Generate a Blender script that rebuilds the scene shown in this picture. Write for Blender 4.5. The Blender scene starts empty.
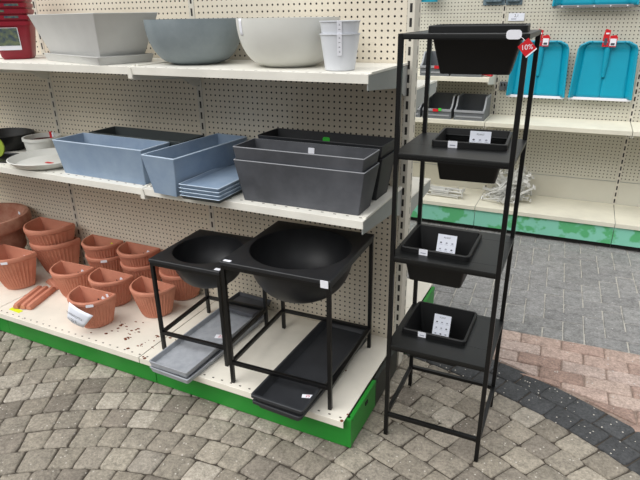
import bpy, math, random
from mathutils import Vector, Matrix, noise
S = bpy.context.scene
COL = S.collection
PI = math.pi

# ---------------------------------------------------------------- camera
cd = bpy.data.cameras.new('camera'); cam = bpy.data.objects.new('camera', cd); COL.objects.link(cam)
F = Vector((-0.41005, 0.82830, -0.38180)); R = Vector((0.89886, 0.43797, -0.01521)); U = Vector((-0.15462, 0.34942, 0.92412))
M4 = Matrix(((R.x, U.x, -F.x, 0.6508), (R.y, U.y, -F.y, -2.0998), (R.z, U.z, -F.z, 1.5496), (0, 0, 0, 1)))
cam.matrix_world = M4
cd.sensor_fit = 'HORIZONTAL'; cd.sensor_width = 36; cd.lens = 547.02 / 640 * 36; cd.clip_start = .05
S.camera = cam
# ---------------------------------------------------------------- world: overcast daylight through a glass roof
w = bpy.data.worlds.new('sky'); S.world = w; w.use_nodes = True
nt = w.node_tree; nt.nodes.clear()
tc = nt.nodes.new('ShaderNodeTexCoord'); sx = nt.nodes.new('ShaderNodeSeparateXYZ')
rp = nt.nodes.new('ShaderNodeValToRGB'); bg = nt.nodes.new('ShaderNodeBackground'); ow = nt.nodes.new('ShaderNodeOutputWorld')
nt.links.new(tc.outputs['Generated'], sx.inputs[0]); nt.links.new(sx.outputs['Z'], rp.inputs[0])
nt.links.new(rp.outputs[0], bg.inputs[0]); nt.links.new(bg.outputs[0], ow.inputs[0])
e = rp.color_ramp.elements
e[0].position = 0.0; e[0].color = (.16, .155, .15, 1)
e[1].position = 1.0; e[1].color = (1.0, 1.02, 1.05, 1)
x = e.new(.30); x.color = (.32, .32, .315, 1)
x = e.new(.60); x.color = (.95, .96, .98, 1)
bg.inputs[1].default_value = 1.35
sl = bpy.data.lights.new('sun', 'SUN'); sl.energy = 1.9; sl.angle = math.radians(50); sl.color = (1, .985, .96)
so = bpy.data.objects.new('sun', sl); COL.objects.link(so)
so.rotation_euler = Vector((-.45, -.75, 1.0)).to_track_quat('Z', 'Y').to_euler()
S.view_settings.view_transform = 'Standard'; S.view_settings.look = 'None'
S.view_settings.exposure = 0.2; S.view_settings.gamma = 1; S.view_settings.use_curve_mapping = False

# ---------------------------------------------------------------- materials
def lin(c):
    return tuple(((v / 255) / 12.92 if v / 255 <= .04045 else ((v / 255 + .055) / 1.055) ** 2.4) for v in c) + (1,)
class NT:
    def __init__(s, name):
        s.m = bpy.data.materials.new(name); s.m.use_nodes = True; s.t = s.m.node_tree; s.b = s.t.nodes['Principled BSDF']
    def n(s, typ, **kw):
        o = s.t.nodes.new('ShaderNode' + typ)
        for k, v in kw.items(): setattr(o, k, v)
        return o
    def l(s, a, b): s.t.links.new(a, b)
    def math(s, op, a, b=None, c=None):
        o = s.n('Math', operation=op)
        for i, v in enumerate((a, b, c)):
            if v is None: continue
            if isinstance(v, (int, float)): o.inputs[i].default_value = v
            else: s.l(v, o.inputs[i])
        return o.outputs[0]
    def mix(s, f, a, b):
        o = s.n('Mix', data_type='RGBA')
        for i, v in ((0, f), (6, a), (7, b)):
            if isinstance(v, (int, float)): o.inputs[i].default_value = v
            elif isinstance(v, tuple): o.inputs[i].default_value = v
            else: s.l(v, o.inputs[i])
        return o.outputs[2]
    def noise(s, vec, scale, detail=4, rough=.6):
        o = s.n('TexNoise'); o.inputs['Scale'].default_value = scale; o.inputs['Detail'].default_value = detail
        o.inputs['Roughness'].default_value = rough
        if vec is not None: s.l(vec, o.inputs['Vector'])
        return o.outputs[0]
    def ramp(s, f, stops):
        o = s.n('ValToRGB'); s.l(f, o.inputs[0]); e = o.color_ramp.elements
        e[0].position, e[0].color = stops[0]; e[1].position, e[1].color = stops[-1]
        for p, c in stops[1:-1]: x = e.new(p); x.color = c
        return o.outputs[0]
    def bump(s, h, st, dist=.002):
        o = s.n('Bump'); o.inputs['Strength'].default_value = st; o.inputs['Distance'].default_value = dist
        s.l(h, o.inputs['Height']); s.l(o.outputs[0], s.b.inputs['Normal'])
def obvec(N):
    return N.n('TexCoord').outputs['Object']
MAT = {}
def mat(name, rgb, rough=.5, metal=0, var=.0, scale=20, bump=0, spec=.5, bscale=None, rgb2=None):
    N = NT(name); N.b.inputs['Roughness'].default_value = rough; N.b.inputs['Metallic'].default_value = metal
    N.b.inputs['Specular IOR Level'].default_value = spec
    v = obvec(N); c = lin(rgb)
    f = N.noise(v, scale)
    if rgb2: c2 = lin(rgb2)
    else: c2 = tuple(x * (1 - var) for x in c[:3]) + (1,)
    if rgb2 or var: N.l(N.ramp(f, [(.3, c2), (.7, c)]), N.b.inputs['Base Color'])
    else: N.b.inputs['Base Color'].default_value = c
    if bump: N.bump(N.noise(v, bscale or scale * 8), bump)
    MAT[name] = N.m
    return N.m

mat('white_paint', (226, 223, 212), .45, var=.06, scale=6)
mat('grey_paint_shade', (158, 161, 158), .5, var=.1, scale=6)
mat('post_paint', (206, 200, 182), .5, var=.08, scale=10)
mat('slot_dark', (30, 28, 26), .8)
mat('green_paint', (34, 135, 45), .4, var=.18, scale=5, bump=.1)
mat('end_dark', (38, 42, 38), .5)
mat('black_metal', (7, 7, 8), .38, var=.2, scale=60, spec=.4)
mat('black_sheet', (13, 15, 15), .4, var=.2, scale=25, spec=.45)
mat('bowl_black', (36, 37, 40), .45, var=.4, scale=14, bump=.05, spec=.4)
mat('pot_black', (11, 12, 13), .5, var=.2, scale=30, spec=.4)
mat('tray_black', (40, 42, 46), .55, var=.35, scale=10, bump=.1)
mat('tray_grey', (146, 150, 156), .5, rgb2=(166, 169, 174), scale=30, bump=.1)
mat('blue_stone', (142, 160, 180), .65, rgb2=(124, 144, 168), scale=9, bump=.08)
mat('dark_green_grey', (60, 68, 69), .6, var=.15, scale=9)
mat('anthracite', (88, 90, 96), .6, rgb2=(56, 58, 63), scale=5, bump=.1)
mat('bowl_blue', (138, 148, 152), .55, rgb2=(118, 129, 134), scale=8)
mat('white_stone', (214, 214, 208), .6, var=.08, scale=7)
mat('stone_pale', (200, 200, 197), .7, var=.1, scale=6, bump=.1)
mat('white_plastic', (208, 211, 216), .4)
mat('soil_red', (70, 28, 24), .8)
mat('terracotta', (200, 135, 110), .75, rgb2=(186, 120, 96), scale=14, bump=.12)
mat('terracotta_worn', (190, 148, 126), .85, rgb2=(150, 92, 72), scale=12, bump=.15)
mat('red_plastic', (142, 18, 40), .4, var=.1)
mat('teal_plastic', (8, 152, 180), .35, var=.08, scale=5)
mat('bin_grey', (104, 108, 112), .5, var=.1)
mat('bin_rim', (150, 153, 156), .5)
mat('wire_metal', (214, 214, 210), .4, metal=.2)
mat('blue_edge', (176, 192, 208), .7)
mat('grey_edge', (140, 142, 146), .7)
mat('label_white', (232, 233, 240), .5)
mat('paper_white', (226, 230, 240), .7)
mat('ink', (70, 72, 84), .6)
mat('ink_light', (150, 154, 168), .6)
mat('tag_red', (200, 20, 32), .45)
mat('label_green', (60, 205, 60), .5)
mat('label_yellow', (214, 225, 30), .5)
mat('lime_card', (140, 160, 50), .45)
mat('rust', (120, 66, 38), .9, var=.4, scale=60)
mat('grime', (96, 80, 64), .9, var=.3, scale=60)
mat('blister', (120, 140, 150), .25, rgb2=(60, 80, 95), scale=40)
mat('aluminium', (150, 152, 154), .35, metal=.7)
mat('photo_print', (120, 130, 90), .5, rgb2=(40, 60, 90), scale=45)

def pegboard(name, rgb, pitch=.025, r=.0042, band=None, rgb2=None):
    N = NT(name); v = obvec(N); sp = N.n('SeparateXYZ'); N.l(v, sp.inputs[0])
    def cell(o):
        a = N.math('FRACT', N.math('MULTIPLY', o, 1 / pitch)); a = N.math('SUBTRACT', a, .5)
        return N.math('MULTIPLY', a, a)
    d = N.math('SQRT', N.math('ADD', cell(sp.outputs['X']), cell(sp.outputs['Z'])))
    m = N.math('LESS_THAN', d, r / pitch)
    if band:   # plain strip below this height carries no holes
        m = N.math('MULTIPLY', m, N.math('GREATER_THAN', sp.outputs['Z'], band))
    base = N.ramp(N.noise(v, 1.3), [(.35, lin(rgb2 or rgb)), (.65, lin(rgb))])
    N.l(N.mix(m, base, lin((38, 34, 30))), N.b.inputs['Base Color']); N.b.inputs['Roughness'].default_value = .55
    N.bump(N.math('SUBTRACT', 1.0, m), .4, .002)
    MAT[name] = N.m
pegboard('pegboard_cream', (222, 214, 197), rgb2=(215, 205, 186))
pegboard('pegboard_back', (205, 203, 190), rgb2=(198, 194, 178), band=.375)

def deck_mat(name, rgb, y0, pitch, strength):
    # painted steel deck with a row of punched slots along the front and rust chips
    N = NT(name); v = obvec(N); sp = N.n('SeparateXYZ'); N.l(v, sp.inputs[0])
    a = N.math('FRACT', N.math('MULTIPLY', sp.outputs['X'], 1 / pitch))
    a = N.math('ABSOLUTE', N.math('SUBTRACT', a, .5))
    m = N.math('LESS_THAN', a, .11)
    b = N.math('LESS_THAN', N.math('ABSOLUTE', N.math('SUBTRACT', sp.outputs['Y'], y0)), .0032)
    m = N.math('MULTIPLY', m, b)
    base = N.ramp(N.noise(v, 5), [(.3, lin(tuple(c * .93 for c in rgb))), (.7, lin(rgb))])
    chip = N.ramp(N.noise(v, 34, 5, .7), [(.66, (0, 0, 0, 1)), (.72, (1, 1, 1, 1))])
    reg = N.ramp(N.noise(v, 2.3, 2), [(.45, (0, 0, 0, 1)), (.7, (1, 1, 1, 1))])
    chipm = N.math('MULTIPLY', N.math('MULTIPLY', chip, reg), strength)
    c = N.mix(chipm, base, lin((104, 78, 58)))
    N.l(N.mix(m, c, lin((60, 52, 44))), N.b.inputs['Base Color']); N.b.inputs['Roughness'].default_value = .5
    MAT[name] = N.m
deck_mat('deck_rusty', (232, 226, 212), -.592, .045, 1.0)
deck_mat('shelf_holes', (230, 227, 217), -.41, .05, .0)
deck_mat('deck_back', (226, 222, 204), 99, .05, .25)

def frost_green():
    N = NT('green_frosted'); v = obvec(N)
    f = N.ramp(N.noise(v, 8, 3, .55), [(.44, lin((88, 176, 118))), (.50, lin((132, 202, 178)))])
    N.l(f, N.b.inputs['Base Color']); N.b.inputs['Roughness'].default_value = .5
    MAT['green_frosted'] = N.m
frost_green()

def stone_mat(name, speck, speck_rgb, bump=.5):
    N = NT(name); v = obvec(N)
    at = N.n('Attribute', attribute_name='stone'); 
    n1 = N.noise(v, 20, 6, .7); n2 = N.noise(v, 85, 6, .8)
    k = N.math('ADD', N.math('MULTIPLY', n1, 1.1), N.math('MULTIPLY', n2, 2.0))
    k = N.math('ADD', k, -.68)
    mul = N.n('VectorMath', operation='SCALE'); N.l(at.outputs['Color'], mul.inputs[0]); N.l(k, mul.inputs['Scale'])
    vo = N.n('TexVoronoi'); vo.inputs['Scale'].default_value = 95; N.l(v, vo.inputs['Vector'])
    pick = N.math('LESS_THAN', vo.outputs['Distance'], .30)
    cs = N.n('SeparateColor'); N.l(vo.outputs['Color'], cs.inputs[0])
    pick = N.math('MULTIPLY', pick, N.math('LESS_THAN', cs.outputs[0], speck))
    N.l(N.mix(pick, mul.outputs[0], lin(speck_rgb)), N.b.inputs['Base Color'])
    N.b.inputs['Roughness'].default_value = .85; N.b.inputs['Specular IOR Level'].default_value = .3
    N.bump(N.noise(v, 90, 5, .7), bump, .004)
    MAT[name] = N.m
stone_mat('cobble', .07, (186, 180, 170), .8); stone_mat('paver', .03, (186, 184, 180), .35)
N = NT('joint_sand'); v = obvec(N)
N.l(N.ramp(N.noise(v, 60), [(.3, lin((48, 42, 36))), (.7, lin((74, 66, 56)))]), N.b.inputs['Base Color']); N.b.inputs['Roughness'].default_value = .95
MAT['joint_sand'] = N.m
N = NT('joint_pale'); v = obvec(N)
N.l(N.ramp(N.noise(v, 60), [(.3, lin((150, 146, 138))), (.7, lin((186, 182, 172)))]), N.b.inputs['Base Color']); N.b.inputs['Roughness'].default_value = .95
MAT['joint_pale'] = N.m
N = NT('joint_pink'); v = obvec(N)
N.l(N.ramp(N.noise(v, 60), [(.3, lin((108, 92, 82))), (.7, lin((150, 132, 120)))]), N.b.inputs['Base Color']); N.b.inputs['Roughness'].default_value = .95
MAT['joint_pink'] = N.m

# ---------------------------------------------------------------- mesh helpers
class MB:
    def __init__(s): s.v = []; s.f = []; s.mi = []; s.mats = []; s.col = []
    def m(s, name):
        if name not in s.mats: s.mats.append(name)
        return s.mats.index(name)
    def add(s, vs, fs, mt=None, col=None):
        b = len(s.v); s.v += [tuple(q) for q in vs]; k = s.m(mt) if mt else 0
        for f in fs: s.f.append(tuple(b + i for i in f)); s.mi.append(k); s.col.append(col)
        return s
    def box(s, x0, x1, y0, y1, z0, z1, mt=None, col=None):
        vs = [(x, y, z) for z in (z0, z1) for y in (y0, y1) for x in (x0, x1)]
        return s.add(vs, [(0, 2, 3, 1), (4, 5, 7, 6), (0, 1, 5, 4), (2, 6, 7, 3), (0, 4, 6, 2), (1, 3, 7, 5)], mt, col)
    def obox(s, c, ax, ay, az, mt=None):
        c, ax, ay, az = map(Vector, (c, ax, ay, az))
        vs = [c + ax * i + ay * j + az * k for k in (-1, 1) for j in (-1, 1) for i in (-1, 1)]
        return s.add(vs, [(0, 2, 3, 1), (4, 5, 7, 6), (0, 1, 5, 4), (2, 6, 7, 3), (0, 4, 6, 2), (1, 3, 7, 5)], mt)
    def bar(s, p, q, t, mt=None, up=(0, 0, 1)):
        p, q = Vector(p), Vector(q); d = (q - p).normalized(); u = Vector(up)
        if abs(d.dot(u)) > .9: u = Vector((0, 1, 0))
        a = d.cross(u).normalized() * t / 2; b = d.cross(a).normalized() * t / 2
        return s.obox((p + q) / 2, (q - p) / 2, a, b, mt)
    def loft(s, loops, mt=None, cap0=False, cap1=False, closed=True):
        b = len(s.v); n = len(loops[0]); k = s.m(mt) if mt else 0
        for L in loops: s.v += [tuple(q) for q in L]
        def F_(f): s.f.append(f); s.mi.append(k); s.col.append(None)
        for i in range(len(loops) - 1):
            for j in range(n if closed else n - 1):
                j2 = (j + 1) % n
                F_((b + i * n + j, b + i * n + j2, b + (i + 1) * n + j2, b + (i + 1) * n + j))
        if cap0: F_(tuple(b + j for j in reversed(range(n))))
        if cap1: F_(tuple(b + (len(loops) - 1) * n + j for j in range(n)))
        return s
    def prism(s, poly, axis, a, b, mt=None):
        # poly of 2D points extruded along axis 'x' (poly = y,z) or 'z' (poly = x,y) or 'y' (poly = x,z)
        def P(t, q): return {'x': (t, q[0], q[1]), 'z': (q[0], q[1], t), 'y': (q[0], t, q[1])}[axis]
        n = len(poly); vs = [P(a, q) for q in poly] + [P(b, q) for q in poly]
        fs = [tuple(reversed(range(n))), tuple(range(n, 2 * n))] + [(i, (i + 1) % n, n + (i + 1) % n, n + i) for i in range(n)]
        return s.add(vs, fs, mt)
    def tube(s, pts, r, mt=None, n=6):
        pts = [Vector(q) for q in pts]; loops = []
        for i, q in enumerate(pts):
            d = (pts[min(i + 1, len(pts) - 1)] - pts[max(i - 1, 0)]).normalized()
            u = Vector((0, 0, 1)) if abs(d.z) < .9 else Vector((0, 1, 0))
            a = d.cross(u).normalized(); b2 = d.cross(a)
            loops.append([q + (a * math.cos(t) + b2 * math.sin(t)) * r for t in [2 * PI * k / n for k in range(n)]])
        return s.loft(loops, mt, True, True)
    def build(s, name, mt=None, parent=None, smooth=35, bevel=0, kind=None, loc=None):
        me = bpy.data.meshes.new(name); me.from_pydata(s.v, [], s.f)
        if mt and not s.mats: me.materials.append(MAT[mt])
        for k in s.mats: me.materials.append(MAT[k])
        for p, k in zip(me.polygons, s.mi): p.material_index = k
        if any(c is not None for c in s.col):
            ca = me.color_attributes.new('stone', 'FLOAT_COLOR', 'CORNER')
            for p, c in zip(me.polygons, s.col):
                for li in p.loop_indices: ca.data[li].color = c or (0.1, 0.1, 0.1, 1)
        me.validate()
        import bmesh
        bm = bmesh.new(); bm.from_mesh(me); bmesh.ops.recalc_face_normals(bm, faces=bm.faces); bm.to_mesh(me); bm.free()
        if smooth:
            me.polygons.foreach_set('use_smooth', [True] * len(me.polygons))
            me.set_sharp_from_angle(angle=math.radians(smooth))
        o = bpy.data.objects.new(name, me); COL.objects.link(o)
        if parent: o.parent = parent
        if loc: o.location = loc
        if bevel:
            b = o.modifiers.new('bevel', 'BEVEL'); b.width = bevel; b.segments = 2; b.limit_method = 'ANGLE'; b.angle_limit = math.radians(40)
        if kind: o['kind'] = kind
        return o
def tag(o, label, cat, group=None):
    o['label'] = label; o['category'] = cat
    if group: o['group'] = group
    return o
def thing(name, label, cat, loc=(0, 0, 0), rz=0, group=None):
    o = bpy.data.objects.new(name, None); COL.objects.link(o); o.empty_display_size = .05
    o.location = loc; o.rotation_euler = (0, 0, math.radians(rz))
    return tag(o, label, cat, group)
def dup(root, loc, rz=None, label=None, drop=()):
    r = root.copy(); COL.objects.link(r); r.location = loc
    if rz is not None: r.rotation_euler[2] = math.radians(rz)
    if label: r['label'] = label
    for ch in list(root.children):
        if ch.name.split('.')[0] in drop: continue
        c = ch.copy(); COL.objects.link(c); c.parent = r
        for g in ch.children:
            d = g.copy(); COL.objects.link(d); d.parent = c
    return r
def rrect(L, W, r, z, n=5, cx=0, cy=0):
    r = max(min(r, L / 2 - 1e-4, W / 2 - 1e-4), 1e-4); P = []
    for sxx, syy, a0 in ((1, 1, 0), (-1, 1, 90), (-1, -1, 180), (1, -1, 270)):
        for k in range(n):
            a = math.radians(a0 + 90 * k / (n - 1))
            P.append((cx + sxx * (L / 2 - r) + r * math.cos(a), cy + syy * (W / 2 - r) + r * math.sin(a), z))
    return P
def circ(r, z, n=48, cx=0, cy=0, ry=None):
    ry = ry or r
    return [(cx + r * math.cos(2 * PI * k / n), cy + ry * math.sin(2 * PI * k / n), z) for k in range(n)]
def text(body, size, mt, parent, mw, name='lettering', ext=.0002, align='CENTER'):
    cu = bpy.data.curves.new(name, 'FONT'); cu.body = body; cu.size = size; cu.extrude = ext; cu.align_x = align; cu.align_y = 'CENTER'
    t = bpy.data.objects.new('tmp', cu); COL.objects.link(t)
    dg = bpy.context.evaluated_depsgraph_get(); me = bpy.data.meshes.new_from_object(t.evaluated_get(dg))
    bpy.data.objects.remove(t); me.materials.clear(); me.materials.append(MAT[mt])
    me.transform(mw)
    o = bpy.data.objects.new(name, me); COL.objects.link(o); o.parent = parent
    return o
def frame(c, xdir, ydir):
    X = Vector(xdir).normalized(); Y = Vector(ydir).normalized(); Z = X.cross(Y).normalized(); Y = Z.cross(X)
    return Matrix(((X.x, Y.x, Z.x, c[0]), (X.y, Y.y, Z.y, c[1]), (X.z, Y.z, Z.z, c[2]), (0, 0, 0, 1)))
def sticker(name, mw, w_, h_, mt, parent, t=.0012, r=.003):
    b = MB(); b.loft([rrect(w_, h_, r, 0, 4), rrect(w_, h_, r, t, 4)], mt, True, True)
    o = b.build(name, mt, parent, smooth=0); o.data.transform(mw); return o

# ---------------------------------------------------------------- floor: paving
rnd = random.Random(7)
def stone(mb, quad, h, gap, mt, col, jit=.0035, dome=.0025, rr=.14):
    # one tumbled stone: rounded irregular outline, soft shoulder, slightly domed top
    c = sum((Vector(q) for q in quad), Vector((0, 0))) / 4
    out = []
    for i in range(4):
        p0 = Vector(quad[i]); pm = Vector(quad[i - 1]); pn = Vector(quad[(i + 1) % 4])
        a = p0.lerp(pm, rr); b = p0.lerp(pn, rr)
        m = (a + b) * .18 + p0 * .64
        out += [a, m, b]
    out = [p + Vector((rnd.uniform(-jit, jit), rnd.uniform(-jit, jit))) for p in out]
    def ring(g, z): return [(*(p + (c - p).normalized() * g), z) for p in out]
    dz = rnd.uniform(-.0015, .0015)
    loops = [ring(gap, -.02), ring(gap, h - .006 + dz), ring(gap + .0025, h - .002 + dz), ring(gap + .008, h + dz), ring(gap + .025, h + dome * .6 + dz)]
    b = len(mb.v); n = 12; k = mb.m(mt)
    for L in loops: mb.v += L
    mb.v.append((c.x, c.y, h + dome + dz))
    for i in range(4):
        for j in range(n):
            j2 = (j + 1) % n
            mb.f.append((b + i * n + j, b + i * n + j2, b + (i + 1) * n + j2, b + (i + 1) * n + j)); mb.mi.append(k); mb.col.append(col)
    for j in range(n):
        mb.f.append((b + 4 * n + j, b + 4 * n + (j + 1) % n, b + 5 * n)); mb.mi.append(k); mb.col.append(col)
def vary(rgb, s, hue=.006):
    k = 1 + rnd.uniform(-s, s); c = lin(rgb)
    return (c[0] * k * (1 + rnd.uniform(-hue, hue)), c[1] * k, c[2] * k * (1 + rnd.uniform(-hue, hue)), 1)
fl = MB()
fl.box(-6, 5, -4, 6, -.1, -.010, 'joint_sand')
ZT = -.003   # tops of the stones just under z = 0
CX, CY = -.314, -2.26
pitch = .1115
rows = [(2.40 - pitch * (k + 1), 2.40 - pitch * k, 'cobble') for k in range(19)] + [(2.40, 2.51, 'dark'), (2.51, 2.62, 'dark')]
for r0, r1, kind in rows:
    rm = (r0 + r1) / 2
    ph = rnd.uniform(0, 1)
    a = math.radians(-35) + ph * .1 / max(rm, .3); amax = math.radians(215)
    while a < amax:
        w_ = rnd.uniform(.095, .118) if kind != 'dark' else rnd.uniform(.105, .125)
        a2 = a + w_ / rm
        am = (a + a2) / 2; px = CX + rm * math.cos(am); py = CY + rm * math.sin(am)
        if py > -2.2 and -3.6 < px < 2.4:
            # joints lean a little off the radius, as laid
            sk = .05 * (1 if kind != 'dark' else .6) * (r1 - r0) / rm
            q = [(CX + r0 * math.cos(a + sk), CY + r0 * math.sin(a + sk)), (CX + r0 * math.cos(a2 + sk), CY + r0 * math.sin(a2 + sk)),
                 (CX + r1 * math.cos(a2 - sk), CY + r1 * math.sin(a2 - sk)), (CX + r1 * math.cos(a - sk), CY + r1 * math.sin(a - sk))]
            if kind == 'dark': col = vary((72, 73, 74), .22)
            else:
                base = rnd.choice([(150, 142, 129), (154, 146, 132), (144, 136, 123), (164, 156, 143), (130, 122, 111), (140, 132, 119)])
                col = vary(base, .16)
            stone(fl, q, ZT, .0020, 'cobble', col)
        a = a2
# pink clay bricks in running bond beyond the dark band, up to the grey pavers
def inside_band(x, y): return math.hypot(x - CX, y - CY) < 2.625
ang = math.atan(.055)
def pk(x, y): return (x * math.cos(ang) - y * math.sin(ang), .53 + x * math.sin(ang) + y * math.cos(ang))
arc = [(CX + 2.622 * math.cos(t), CY + 2.622 * math.sin(t)) for t in [math.radians(8 + 164 * k / 60) for k in range(61)]]
for (xa, ya), (xb, yb_) in zip(arc, arc[1:]):
    ta, tb = .53 + .055 * xa, .53 + .055 * xb
    if ya < ta or yb_ < tb: fl.add([(xa, min(ya, ta), -.0092), (xb, min(yb_, tb), -.0092), (xb, tb + .01, -.0092), (xa, ta + .01, -.0092)], [(0, 1, 2, 3)], 'joint_pink')
def ylim(x):
    d = 2.628 ** 2 - (x - CX) ** 2
    return CY + math.sqrt(d) if d > 0 else -9
for row in range(16):
    y1 = -row * .092; y0 = y1 - .092
    x = -2.2 + (row % 2) * .097
    while x < 3.2:
        x2 = x + .193
        q = [list(pk(x, y0)), list(pk(x2, y0)), list(pk(x2, y1)), list(pk(x, y1))]
        la, lb_ = ylim(q[0][0]), ylim(q[1][0])
        q[0][1] = max(q[0][1], la); q[1][1] = max(q[1][1], lb_)
        if q[3][1] - q[0][1] < .004 and q[2][1] - q[1][1] > .03: q[0][1] = q[3][1] - .004
        if q[2][1] - q[1][1] < .004 and q[3][1] - q[0][1] > .03: q[1][1] = q[2][1] - .004
        if q[3][1] - q[0][1] >= .004 and q[2][1] - q[1][1] >= .004 and (q[3][1] - q[0][1]) + (q[2][1] - q[1][1]) > .03:
            stone(fl, q, ZT, .0022, 'paver', vary(rnd.choice([(176, 154, 142), (166, 142, 130), (182, 162, 150), (156, 132, 120), (172, 154, 144)]), .12), .0025, .001, .12)
        x = x2
# grey concrete pavers laid in herringbone
def hb(x, y): return (x * math.cos(ang) - y * math.sin(ang), .535 + x * math.sin(ang) + y * math.cos(ang))
fl.add([(*hb(-3, 0), -.0085), (*hb(5, 0), -.0085), (*hb(5, 2.6), -.0085), (*hb(-3, 2.6), -.0085)], [(0, 1, 2, 3)], 'joint_pale')
u = .1
def clip_rect(x0, x1, y0, y1):
    y0 = max(y0, 0)
    if y1 - y0 < .02: return
    q = [hb(x0, y0), hb(x1, y0), hb(x1, y1), hb(x0, y1)]
    if x1 - x0 < .02: return
    stone(fl, q, ZT - .001, .0036, 'paver', vary((141, 140, 138), .11), .0008, .0004, .06)
for i in range(-30, 46):
    for j in range(-2, 26):
        m = (i - j) % 4
        if m == 0: x0, x1, y0, y1 = i, i + 2, j, j + 1          # lies along x
        elif m == 3: x0, x1, y0, y1 = i, i + 1, j, j + 2 - 0    # lies along y
        else: continue
        if -2.4 < x0 * u < 4.2 and y1 * u < 2.5: clip_rect(x0 * u, x1 * u, y0 * u, y1 * u)
floor = fl.build('floor', None, smooth=50, kind='structure')

# ---------------------------------------------------------------- near shelving unit
ZT_, ZM, ZB = 1.3706, .8827, .1433
YT, YM, YB, YG = -.417, -.4434, -.6125, -.5851
unit = thing('shelving_unit', 'cream pegboard shelving unit with green kickboard, stocked with planters and clay pots', 'shelving', (0, 0, 0))
X0 = -4.0
for i in range(4):
    a, b = -1 - i + .016, -i - .016
    MB().box(a, b, .0, .006, .12, 2.1).build('pegboard_panel', 'pegboard_cream', unit, smooth=0)
for i in range(4):
    MB().box(-1 - i + .016, -i - .016, .064, .070, .12, 2.1).build('back_panel', 'pegboard_cream', unit, smooth=0)
def slotted():
    N = NT('post_slotted'); v = obvec(N); sp = N.n('SeparateXYZ'); N.l(v, sp.inputs[0])
    fz = N.math('LESS_THAN', N.math('FRACT', N.math('MULTIPLY', sp.outputs['Z'], 20.0)), .62)
    fx = N.math('LESS_THAN', N.math('ABSOLUTE', sp.outputs['X']), .005)
    side = N.math('GREATER_THAN', N.math('ABSOLUTE', sp.outputs['X']), .0134)
    fy = N.math('LESS_THAN', N.math('ABSOLUTE', N.math('SUBTRACT', sp.outputs['Y'], .056)), .003)
    m = N.math('MULTIPLY', fz, N.math('MAXIMUM', fx, N.math('MULTIPLY', side, fy)))
    N.l(N.mix(m, lin((208, 203, 190)), lin((30, 28, 26))), N.b.inputs['Base Color']); N.b.inputs['Roughness'].default_value = .5
    MAT['post_slotted'] = N.m
slotted()
def upright(x, parent, y0=-.002, y1=.072, top=2.1, hw=.015):
    return MB().box(-hw, hw, y0, y1, 0, top).build('upright', 'post_slotted', parent, smooth=0, bevel=.002, loc=(x, 0, 0))
for i in range(5): upright(-i * 1.0, unit)
def bracket(x, yf, zt, parent, s=1, front=.05, back=.115, t=.004, mt='white_paint'):
    # s = 1 faces the near side, -1 the far side
    y_b = 0 if s == 1 else .07
    P = [(yf, -.004), (yf + s * .004, -front), (y_b - s * .10, -front - .028), (y_b - s * .035, -back), (y_b, -back), (y_b, -.004)]
    return MB().prism([(p[0], zt + p[1]) for p in P], 'x', x - t / 2, x + t / 2).build('bracket', mt, parent, smooth=0)
def shelf(x0, x1, yf, zt, parent, mt='shelf_holes', lip=.03, s=1):
    y_b = -.0025 if s == 1 else .0725
    b = MB()
    P = [(yf, 0), (yf, -lip), (yf + s * .004, -lip), (yf + s * .004, -.005), (y_b, -.005), (y_b, 0)]
    b.prism([(p[0], zt + p[1]) for p in P], 'x', x0, x1)
    o = b.build('shelf', mt, parent, smooth=0, bevel=.0012)
    for xx in (x0 + .004, x1 - .004): bracket(xx, yf + s * .001, zt - .001, o, s, mt='grey_paint_shade' if xx > -.02 else 'white_paint')  # right-end brackets grey: shade on that side put into the colour
    # rolled side rail seen on top at the ends
    for xx in (x0 + .007, x1 - .007):
        MB().box(xx - .0065, xx + .0065, min(yf + s * .03, y_b), max(yf + s * .03, y_b), zt - .001, zt + .004).build('side_rail', 'white_paint', o, smooth=0, bevel=.001)
    return o
for i in range(4):
    shelf(-1 - i + .002, -i - .002, YM, ZM, unit); shelf(-1 - i + .002, -i - .002, YT, ZT_, unit)
for zt, yf in ((ZM, YM), (ZT_, YT)):
    for i in (1, 2, 3):
        tb = MB(); tb.prism([(-.011, -.045), (.011, -.045), (.011, -.03), (.006, -.004), (0, .001), (-.006, -.004), (-.011, -.03)], 'y', yf - .006, yf + .003)
        o = tb.build('bracket_tip', 'white_paint', unit, smooth=0, bevel=.001); o.location = (-i, 0, zt)
# far side of the same unit
for zt in (1.262, .80):
    shelf(-1 + .002, -.002, .45, zt, unit, 'white_paint', s=-1)
# base decks, kickboards
for i in range(4):
    a, b = -1 - i + .002, -i - .002
    d = MB(); P = [(YB, 0), (YB, -.03), (YB + .004, -.03), (YB + .004, -.004), (-.0025, -.004), (-.0025, 0)]
    d.prism([(p[0], ZB + p[1]) for p in P], 'x', a, b)
    d.build('base_deck', 'deck_rusty', unit, smooth=0, bevel=.0015)
    d = MB(); d.box(a, b, .0725, .64, ZB - .004, ZB).box(a, b, .636, .64, ZB - .03, ZB)
    d.build('base_deck', 'deck_rusty', unit, smooth=0)
    MB().box(-1 - i + .06, -i + .058, YG, YG + .012, .004, ZB - .006).build('kickboard', 'green_paint', unit, smooth=0, bevel=.001) if i else \
        MB().box(-.938, .018, YG, YG + .012, .004, ZB - .006).build('kickboard', 'green_paint', unit, smooth=0, bevel=.001)
    MB().box(a, b, .60, .612, .004, ZB - .006).build('kickboard', 'green_paint', unit, smooth=0)
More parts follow.
